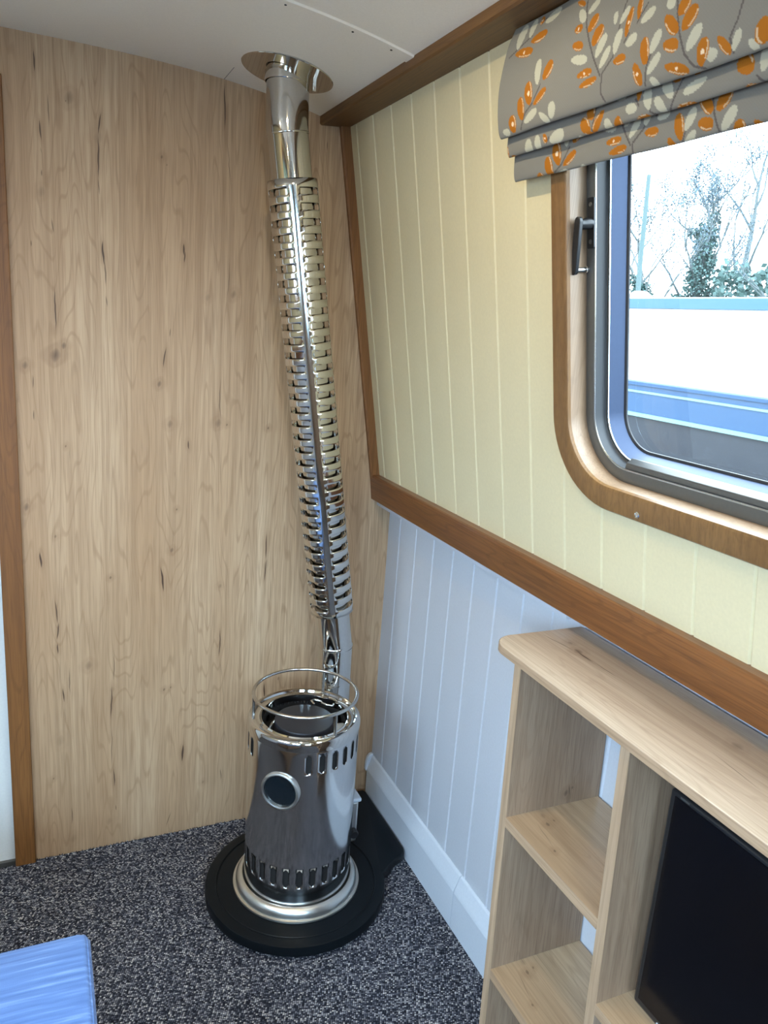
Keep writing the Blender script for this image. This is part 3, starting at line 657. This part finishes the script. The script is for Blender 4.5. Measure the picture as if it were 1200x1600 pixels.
MB().lathe([(.0715, .444), (.0715, .4800), (.0700, .4825), (.0670, .4830), (0, .4830)], cz, 96).build('burner_lid', m_dark, stove, smooth=True)
cl = MB(); ca = Vector((CX, CY, 0))
def pol(r, a, z): return (CX+r*math.cos(math.radians(a)), CY+r*math.sin(math.radians(a)), z)
cl.tube([pol(.070, 52, .486), pol(.080, 60, .489), pol(.092, 56, .487), pol(.094, 46, .485), pol(.083, 40, .487), pol(.083, 30, .487), pol(.092, 22, .486), pol(.1, 26, .486)], .0028, 10)
cl.build('lid_clip', m_chrome, stove, smooth=True)
bx = MB(); bx.box(CX+.065, CX+.095, CY-.055, CY-.020, .444, .470); bx.build('igniter_box', m_brush, stove, bevel=.004)
# guard rail
m_rail = simple('satin steel rod', (.52, .51, .49, 1), .22, 1)
RR = .1235; GZ = .5530
ring_ = [(CX+RR*math.cos(2*math.pi*i/96), CY+RR*math.sin(2*math.pi*i/96), GZ) for i in range(96)]
MB().tube(ring_, .0041, 14, closed=True).build('guard_rail', m_rail, stove, smooth=True)
for a in (173, -74, 50):
    MB().tube([pol(RR, a, .487), pol(RR, a, .535), pol(RR, a, GZ)], .0036, 12).build('rail_post', m_rail, stove, smooth=True)
# sight glass
pa = math.radians(-130); pc = Vector((CX+.1315*math.cos(pa), CY+.1315*math.sin(pa), .368)); pax = Vector((math.cos(pa), math.sin(pa), 0))
MB().lathe([(.0470, -.012), (.0470, .0035), (.0460, .0055), (.0425, .0070), (.0400, .0060), (.0395, .0030), (.0395, -.012)], pc, 72, pax, close=True).build('sight_glass_ring', m_brush, stove, smooth=True)
MB().lathe([(.0397, .0015), (.030, .0030), (0, .0040)], pc, 72, pax).build('sight_glass', m_dglass, stove, smooth=True)
# fuel regulator behind the right-hand side
rg = MB(); rg.box(CX+.138, CX+.170, CY+.020, CY+.075, .085, .205); reg = rg.build('fuel_regulator', m_brush, stove, bevel=.005)
rg = MB(); rg.box(CX+.140, CX+.176, CY+.016, CY+.079, .205, .216); rg.build('regulator_lid', m_skirt, reg, bevel=.004)
MB().lathe([(.012, 0), (.012, .014), (.010, .017), (0, .017)], (CX+.156, CY+.020, .118), 24, (0, -1, 0)).build('control_knob', m_blackpl, reg, smooth=True)
MB().tube([(CX+.120, CY+.045, .065), (CX+.150, CY+.046, .062), (CX+.163, CY+.046, .068), (CX+.165, CY+.046, .09)], .004, 10).build('fuel_pipe', m_chrome, stove, smooth=True)
MB().tube([pol(.132, 15, .16), pol(.150, 15, .160)], .012, 16).build('inlet_stub', m_brush, stove, smooth=True)

# ------------------------------------------------------------------ flue
PB = Vector((-.214, -.182, .604)); PT = Vector((-.396, -.182, 1.822)); pr = .0448
flue = empty('flue_pipe', (PB.x, PB.y, .30))
tag(flue, 'polished stainless steel flue pipe leaning from behind the stove to the ceiling', 'flue pipe')
ax_f = (PT-PB).normalized(); LF = (PT-PB).length
MB().tube([(PB.x+.004, PB.y, .300), (PB.x+.001, PB.y, .45), PB-Vector((0, 0, .012)), PB-Vector((0, 0, .003))], pr, 64).build('lower_pipe', m_chrome, flue, smooth=True)
MB().tube([PB, PB+ax_f*.05, PB+ax_f*.5, PT-ax_f*.05, PT], pr-.0008, 64).build('middle_pipe', m_chrome, flue, smooth=True)
MB().tube([PT+Vector((.0035, 0, -.024)), PT+Vector((.0013, 0, -.010)), PT+Vector((.0003, 0, .004)), PT+Vector((0, 0, .05)), (PT.x-.002, PT.y, 1.935)], pr+.0004, 64).build('upper_pipe', m_chrome, flue, smooth=True)
def bead(c, axis, r=pr, name='swaged_joint', w_=.0030):
    MB().lathe([(r-.001, -w_*1.6), (r+.0004, -w_), (r+.0009, 0), (r+.0004, w_), (r-.001, w_*1.6)], c, 64, axis, close=True).build(name, m_chrome, flue, smooth=True)
bead(PB, (ax_f+Vector((0, 0, 1))).normalized()); bead(PT+Vector((.0035, 0, -.024)), ax_f, w_=.0015)
bead(Vector((PB.x+.002, PB.y, .505)), Vector((0, 0, 1)), w_=.0015)
bead(Vector((PB.x+.003, PB.y, .360)), Vector((0, 0, 1)), w_=.0015)
MB().tube([(PB.x+.004, PB.y, .320), (PB.x-.01, PB.y-.012, .296), (PB.x-.045, PB.y-.050, .290)], pr, 48).build('outlet_elbow', m_chrome, flue, smooth=True)
# ceiling plate and collar
sl = -.151; pn = Vector((-sl, 0, 1)).normalized(); pn = Vector((.151, 0, 1)).normalized()
pc = Vector((PT.x-.002, PT.y, zc(PT.x-.002)))
plate = empty('ceiling_flue_plate', pc)
tag(plate, 'round polished steel plate on the ceiling where the flue goes through', 'flue plate')
MB().lathe([(0, .0), (.0975, .0), (.0975, -.0022), (.0965, -.0032), (0, -.0032)], pc, 96, pn).build('disc', m_chrome, plate, smooth=True)
MB().lathe([(pr+.0006, -.022), (pr+.0022, -.0215), (pr+.0024, -.020), (pr+.0024, -.0030), (pr+.0006, -.0030)], pc, 64, (0.02, 0, 1), close=True).build('collar', m_chrome, plate, smooth=True)
jc = MB(); jc.box(pc.x+pr+.002, pc.x+pr+.0095, pc.y-.030, pc.y-.024, pc.z-.034, pc.z-.006); jc.build('clamp_screw', m_steel, plate, bevel=.001)
# perforated heat guard round the middle pipe
NTH = 72; rows = 32; S0 = .098; S1 = S0+1.018; pitch = (S1-S0-.02)/rows; rs = .0545
fa = Vector((1, 0, 0)); fa = (fa-ax_f*fa.dot(ax_f)).normalized(); fb = ax_f.cross(fa)
view = math.atan2(-1.714, -.60)                                 # front seam of the guard
def guard(i, j):
    a = 2*math.pi*i/NTH+FRONT
    s_ = S0+.01+j*pitch/8 if 0 < j < rows*8 else (S0 if j == 0 else S1)
    return PB+ax_f*s_+(fa*math.cos(a)+fb*math.sin(a))*rs
FRONT = 0
# angle of the direction towards the room, a little left of the viewer side
dirv = Vector((-.62, -1.70, 0)); FRONT = math.atan2(dirv.dot(fb), dirv.dot(fa))
cells = []
for r_ in range(rows):
    for q in range(4): cells.append((18*q+2, 18*q+17, r_*8+1, r_*8+7))
v, f_ = sheet(guard, NTH, rows*8+1, cells, (6.9, 1.85, 1.0, False))
gd = MB().add(v, f_).build('heat_guard', m_sleeve, flue, smooth=True, solid=.0009)

# ------------------------------------------------------------------ shelf unit
unit = empty('shelf_unit', (-.10, -1.45, 0))
tag(unit, 'pale oak shelf unit with open cubbies standing against the right-hand side', 'shelf unit')
LEAN = .035
def lean(x, y, z): return (x, y-LEAN*(.902-z), z)
XF, XB = -.198, -.0025
TB = -.011
def top_outline():
    o = [(TB, -.874), (-.160, -.874)]
    for i in range(13): a = math.radians(90+90*i/12); o.append((-.163+.043*math.cos(a), -.917+.043*math.sin(a)))
    o += [(-.206, -2.02), (TB, -2.02)]; return o
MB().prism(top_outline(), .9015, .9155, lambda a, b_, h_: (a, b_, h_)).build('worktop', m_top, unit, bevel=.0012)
eb = MB(); ol = top_outline()[1:16]; vs = []; 
for (x, y) in ol: vs += [(x, y, .9025), (x, y, .9145)]
cen = Vector((-.1, -1.4, 0)); nn = []
for i, (x, y) in enumerate(ol):
    if y > -.918: d_ = Vector((x+.163 if x < -.163 else 0, y+.917, 0)).normalized()
    else: d_ = Vector((-1, 0, 0))
    nn.append(d_)
vs = []
for (x, y), d_ in zip(ol, nn): vs += [(x+d_.x*.0006, y+d_.y*.0006, .9022), (x+d_.x*.0006, y+d_.y*.0006, .9148)]
eb.add(vs, [(2*i, 2*i+1, 2*i+3, 2*i+2) for i in range(len(ol)-1)]); eb.build('edge_band', m_edge, unit)
def panel(name, y0, y1, z0_, z1_):
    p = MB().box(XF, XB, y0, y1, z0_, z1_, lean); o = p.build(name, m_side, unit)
    e = MB().box(XF-.0007, XF, y0, y1, z0_, z1_, lean); e.build('edge_band', m_edgez, o); return o
panel('side_panel', -.962, -.944, 0, .9015); panel('divider', -1.219, -1.201, 0, .9015); panel('side_panel', -1.97, -1.952, 0, .9015)
def shelf(z, ya, yb, t_=.018):
    dy = LEAN*(.902-z)
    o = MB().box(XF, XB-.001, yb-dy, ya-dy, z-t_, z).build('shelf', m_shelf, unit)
    MB().box(XF-.0007, XF, yb-dy, ya-dy, z-t_, z).build('edge_band', m_edge, o)
for z in (.628, .327, .045): shelf(z, -.962, -1.201)
for z in (.503, .045): shelf(z, -1.219, -1.952)
tv = empty('television', (-.13, -1.56, .503))
tag(tv, 'flat black television standing switched off inside the shelf unit', 'television')
MB().box(-.150, -.112, -1.865, -1.252, .513, .856).build('cabinet', m_blackpl, tv, bevel=.004)
MB().box(-.1515, -.1495, -1.858, -1.262, .526, .849).build('screen', m_screen, tv)
MB().box(-.1505, -.1495, -1.285, -1.270, .8505, .8530).build('label_strip', m_alu, tv)
MB().lathe([(.0015, 0), (.0015, .001), (0, .001)], (-.1505, -1.300, .5195), 12, (-1, 0, 0)).build('status_light', simple('pale indicator', lin(200, 205, 210), .4), tv)
for yy in (-1.42, -1.70): MB().box(-.185, -.085, yy-.01, yy+.01, .503, .516).build('foot', m_blackpl, tv, bevel=.002)

# ------------------------------------------------------------------ seat corner
bench = MB(); bench.box(-1.50, -.885, -1.60, -.842, 0, .325); tag(bench.build('bench_base', m_lamz, bevel=.003), 'pale oak bench base under the blue seat cushion', 'bench')
cu = MB(); x0, x1, y0, y1, zz0, zz1 = -1.50, -.853, -1.60, -.803, .3255, .452
bm = bmesh.new(); bmesh.ops.create_cube(bm, size=1)
for v in bm.verts: v.co = ((x0+x1)/2+v.co.x*(x1-x0), (y0+y1)/2+v.co.y*(y1-y0), (zz0+zz1)/2+v.co.z*(zz1-zz0))
bmesh.ops.subdivide_edges(bm, edges=bm.edges, cuts=14, use_grid_fill=True)
for v in bm.verts:
    a = min(v.co.x-x0, x1-v.co.x); b_ = min(v.co.y-y0, y1-v.co.y)
    if v.co.z > zz1-.001: v.co.z += .006*min(1, a/.10)*min(1, b_/.10)
    if abs(v.co.z-(zz0+zz1)/2) < .05:
        if v.co.x > x1-.001: v.co.x += .004
        if v.co.y > y1-.001: v.co.y += .004
me = bpy.data.meshes.new('seat_cushion'); bm.to_mesh(me); bm.free(); me.materials.append(m_cush)
me.polygons.foreach_set('use_smooth', [True]*len(me.polygons))
cush = bpy.data.objects.new('seat_cushion', me); COL.objects.link(cush)
md = cush.modifiers.new('rounding', 'BEVEL'); md.width = .014; md.segments = 4; md.limit_method = 'ANGLE'; md.angle_limit = math.radians(50)
tag(cush, 'light blue slub fabric seat cushion on the bench, corner nearest the stove', 'cushion')
pts = [(x0+.02, y1-.002, zz1-.004), (x1-.014, y1-.002, zz1-.004), (x1-.004, y1-.006, zz1-.0045), (x1-.0015, y1-.016, zz1-.005), (x1-.0015, y0+.02, zz1-.005)]
MB().tube(pts, .0022, 8).build('piping', m_cush, cush, smooth=True)
sp_ = [(x1-.0010, y1-.005, zz1-.008), (x1+.0022, y1-.0035, (zz0+zz1)/2), (x1-.001, y1-.005, zz0+.008)]
MB().tube(sp_, .0015, 8).build('piping', m_cush, cush, smooth=True)

# ------------------------------------------------------------------ ceiling lights (behind the viewer, they light the room)
def downlight(x, y, power, label):
    e = empty('ceiling_light', (x, y, zc(x)))
    tag(e, label, 'ceiling light', 'round ceiling lights behind the viewer')
    MB().lathe([(.034, .004), (.034, -.004), (.031, -.006), (.026, -.004), (.026, .004)], (x, y, zc(x)), 40, close=True).build('bezel', m_brush, e, smooth=True)
    l = bpy.data.lights.new('lamp', 'AREA'); l.shape = 'DISK'; l.size = .05; l.energy = power; l.color = WARM; l.spread = math.radians(180)
    o = bpy.data.objects.new('lamp', l); COL.objects.link(o); o.parent = e; o.location = (0, 0, -.008)
for (x, y, p_) in ((-.60, -.88, 3.6), (-1.40, -.90, 3.2), (-.46, -2.10, 3), (-1.44, -2.10, 3)):
    downlight(x, y, p_, 'small round ceiling light with satin metal bezel')

# ------------------------------------------------------------------ outside
def ext(*c):
    r_, g_, b_, _ = lin(*c); k_ = 3.8/SKY; return (r_*k_, g_*k_, b_*k_, 1)
m_hullw = simple('white cabin paint', ext(238, 240, 240), .4); m_hullb = simple('light blue boat paint', ext(46, 106, 162), .35)
m_hullc = simple('pale blue boat paint', ext(84, 144, 196), .35); m_coach = simple('pale coach line', ext(170, 226, 232), .4)
m_hulld = simple('dark blue grey hull blacking', ext(34, 45, 66), .5); m_water = simple('green grey canal water', ext(60, 72, 70), .12)
m_grass = simple('winter grass bank', ext(96, 108, 78), .9)
struct(MB().box(.35, 60, -60, 60, .10, .12).build('canal_water', m_water)); struct(MB().box(5.2, 60, -60, 60, .12, .55).build('unseen_bank', m_grass))
struct(MB().box(-60, -3.6, -60, 60, .12, 1.95).build('unseen_bank', m_grass)); struct(MB().box(-60, -2.3, -60, 60, .10, .12).build('canal_water', m_water))  # left bank is unseen, raised to block low daylight at the opposite windows
boat = empty('moored_boat', (3.6, 2.0, .12)); tag(boat, 'white and blue narrow boat moored alongside, seen through the window', 'boat')
BX = 3.10
def bprism(name, poly, mt, y0=-9, y1=9): MB().prism(poly, y0, y1, lambda a, b_, h_: (a, h_, b_)).build(name, mt, boat)
bprism('cabin_side', [(BX+.06, 1.145), (BX, 1.15), (BX+.10, 1.672), (BX+1.6, 1.672), (BX+1.7, 1.15)], m_hullw)
bprism('roof', [(BX+.09, 1.672), (BX+.085, 1.742), (BX+.12, 1.752), (BX+.85, 1.80), (BX+1.58, 1.75), (BX+1.61, 1.672)], m_hullc)
bprism('gunwale', [(BX-.10, 1.130), (BX-.10, 1.152), (BX+.08, 1.158), (BX+.08, 1.125)], m_hullb)
bprism('upper_hull', [(BX-.10, .935), (BX-.09, 1.132), (BX+1.8, 1.132), (BX+1.8, .935)], m_hullb)
bprism('coach_line', [(BX-.099, 1.078), (BX-.099, 1.093), (BX-.08, 1.093), (BX-.08, 1.078)], m_coach)
bprism('rubbing_strake', [(BX-.125, .915), (BX-.125, .938), (BX, .945), (BX, .91)], m_coach)
bprism('lower_hull', [(BX-.09, .10), (BX-.10, .92), (BX+1.8, .92), (BX+1.8, .10)], m_hulld)
MB().lathe([(0.0, .06), (.05, .055), (.10, .02), (.10, 0)], (BX+.5, 3.18, 1.775), 20).build('roof_vent', m_hullw, boat, smooth=True)
MB().box(BX+.30, BX+.42, -2.0, 1.72, 1.815, 1.84).build('roof_plank', m_hullb, boat)

m_bark = simple('grey bark', ext(150, 164, 168), .9); m_ivy = simple('pale ivy leaves', ext(122, 166, 162), .8); m_twig = simple('fine winter twigs', ext(140, 170, 192), .9)
m_pole = simple('weathered pole', ext(122, 152, 156), .8)
CAMP = Vector((CAMX, CAMY, CAMZ))
def outp(ry, X, z=.55): return (CAMX+X, CAMY+ry*X, z)
def tree(name, label, base, height, trunk_r, ivy_h, ivy_r, seed, branches, reach=.30, up=.9, bushy=.0, lean_=(0, 0)):
    """trunk with limbs and forked twigs; ivy leaves wrap the trunk up to ivy_h"""
    rnd = random.Random(seed); wd = MB(); lf = MB(); tg = MB(); root = empty(name, base); tag(root, label, 'tree')
    B = Vector(base); ld = Vector((lean_[0], lean_[1], 1)).normalized()
    def leaf(mb, p, s_):
        a = Vector((rnd.uniform(-1, 1), rnd.uniform(-1, 1), rnd.uniform(-1, 1))).normalized(); b_ = a.orthogonal().normalized()*s_; c_ = a.cross(b_).normalized()*s_*.7
        mb.add([p-b_, p+c_, p+b_, p-c_], [(0, 1, 2, 3)])
    pts = [B]; d = ld
    for i in range(12):
        d = (d+Vector((rnd.uniform(-.07, .07), rnd.uniform(-.07, .07), .05))).normalized(); pts.append(pts[-1]+d*height*.9/12)
    wd.tube(pts, [trunk_r*(1-.85*i/12) for i in range(13)], 8, caps=False)
    def ivy(p, r, n_):
        for _ in range(n_):
            a = rnd.uniform(0, 6.283); q = r*(.35+.65*rnd.random()); leaf(lf, p+Vector((math.cos(a)*q, math.sin(a)*q, rnd.uniform(-.14, .14))), rnd.uniform(.035, .07))
    for i in range(90):
        t = i/90*ivy_h/(height*.9)
        if t > .98: break
        k = min(11, int(t*12)); p = pts[k].lerp(pts[k+1], t*12-k); ivy(p, ivy_r*(1-.55*(i/90)**1.5)*rnd.uniform(.8, 1.15), 46)
    def limb(p, d, L, r, lev):
        q = [p]
        for i in range(5):
            d = (d+Vector((rnd.uniform(-.17, .17), rnd.uniform(-.17, .17), rnd.uniform(.0, .16)))).normalized(); q.append(q[-1]+d*L/5)
        wd.tube(q, [max(.006, r*(1-.7*i/5)) for i in range(6)], 4 if lev else 6, caps=False)
        if lev == 0 and q[0].z-B.z < ivy_h:
            for i in range(3): ivy(q[i], ivy_r*.5*(1-i*.25), 60)
        if lev >= 1:
            for _ in range(int(bushy*6)): leaf(tg, q[-1]+Vector((rnd.gauss(0, .12), rnd.gauss(0, .12), rnd.gauss(0, .12))), rnd.uniform(.015, .035))
        if lev < 3:
            for k in range(3): 
                a = rnd.uniform(0, 6.283); m = q[rnd.randint(2, 5)] if k else q[5]
                limb(m, (d+Vector((math.cos(a), math.sin(a), .25))*.55).normalized(), L*rnd.uniform(.5, .72), r*.42, lev+1)
    for b_ in range(branches):
        t = .28+.70*b_/max(1, branches-1); k = min(11, int(t*12)); p = pts[k].lerp(pts[k+1], t*12-k); a = b_*2.4+rnd.uniform(-.4, .4)
        limb(p, Vector((math.cos(a), math.sin(a), up*rnd.uniform(.7, 1.5))).normalized(), height*reach*(1.15-.6*t), trunk_r*.42*(1.1-.6*t), 0)
    wd.build('trunk_and_branches', m_bark, root)
    if lf.f: lf.build('ivy', m_ivy, root)['kind'] = 'stuff'
    if tg.f: tg.build('twigs', m_twig, root)['kind'] = 'stuff'
    return root
MB().tube([outp(1.120, 13.0), Vector(outp(1.142, 13.0, 3.2)), Vector(outp(1.152, 13.0, 5.20))], [.07, .06, .05], 10).build('wooden_pole', m_pole)
tag(bpy.data.objects['wooden_pole'], 'tall bare wooden pole standing behind the moored boat', 'pole')
tree('ivy_clad_tree', 'ivy covered tree with a thick green trunk, middle of the window view', outp(.990, 19), 5.9, .20, 4.5, .66, 3, 14, .29, .9, bushy=3.5)
tree('ivy_clad_tree', 'small ivy covered tree right behind the wooden pole', outp(1.120, 16), 4.2, .14, 2.5, .55, 12, 10, .40, 1.2, bushy=1.8)
tree('bare_tree', 'tall slender bare tree at the right edge of the window view', outp(.898, 22), 8.0, .17, 1.9, .34, 5, 8, .34, 1.6, bushy=.4, lean_=(0, .02))
tree('bare_tree', 'bushy bare tree furthest right beyond the boat', outp(.80, 18), 5.0, .15, 1.5, .5, 21, 12, .33, .8, bushy=2.2)
tree('bare_tree', 'bare tree beyond the boat, hidden left of the window frame', outp(1.36, 19), 6.0, .17, 1.5, .5, 31, 9, .33, 1.0, bushy=.5)
hg = MB(); rnd = random.Random(4)
for i in range(12000):
    ry = rnd.uniform(.6, 1.5); X = rnd.gauss(18.5, .6); hh = 2.30+.12*math.sin(ry*23)+.12*math.sin(ry*61+1)+.10*math.sin(ry*140)+(.75 if .84 < ry < .965 else 0)
    p = Vector(outp(ry, X, .55+hh*rnd.random()**.6)); a = Vector((rnd.uniform(-1, 1), rnd.uniform(-1, 1), rnd.uniform(-1, 1))).normalized(); b_ = a.orthogonal()*.07; c_ = a.cross(b_)*.8
    hg.add([p-b_, p+c_, p+b_, p-c_], [(0, 1, 2, 3)])
o = hg.build('hedgerow', m_ivy); tag(o, 'low scrubby hedgerow along the far bank behind the boat', 'hedge')
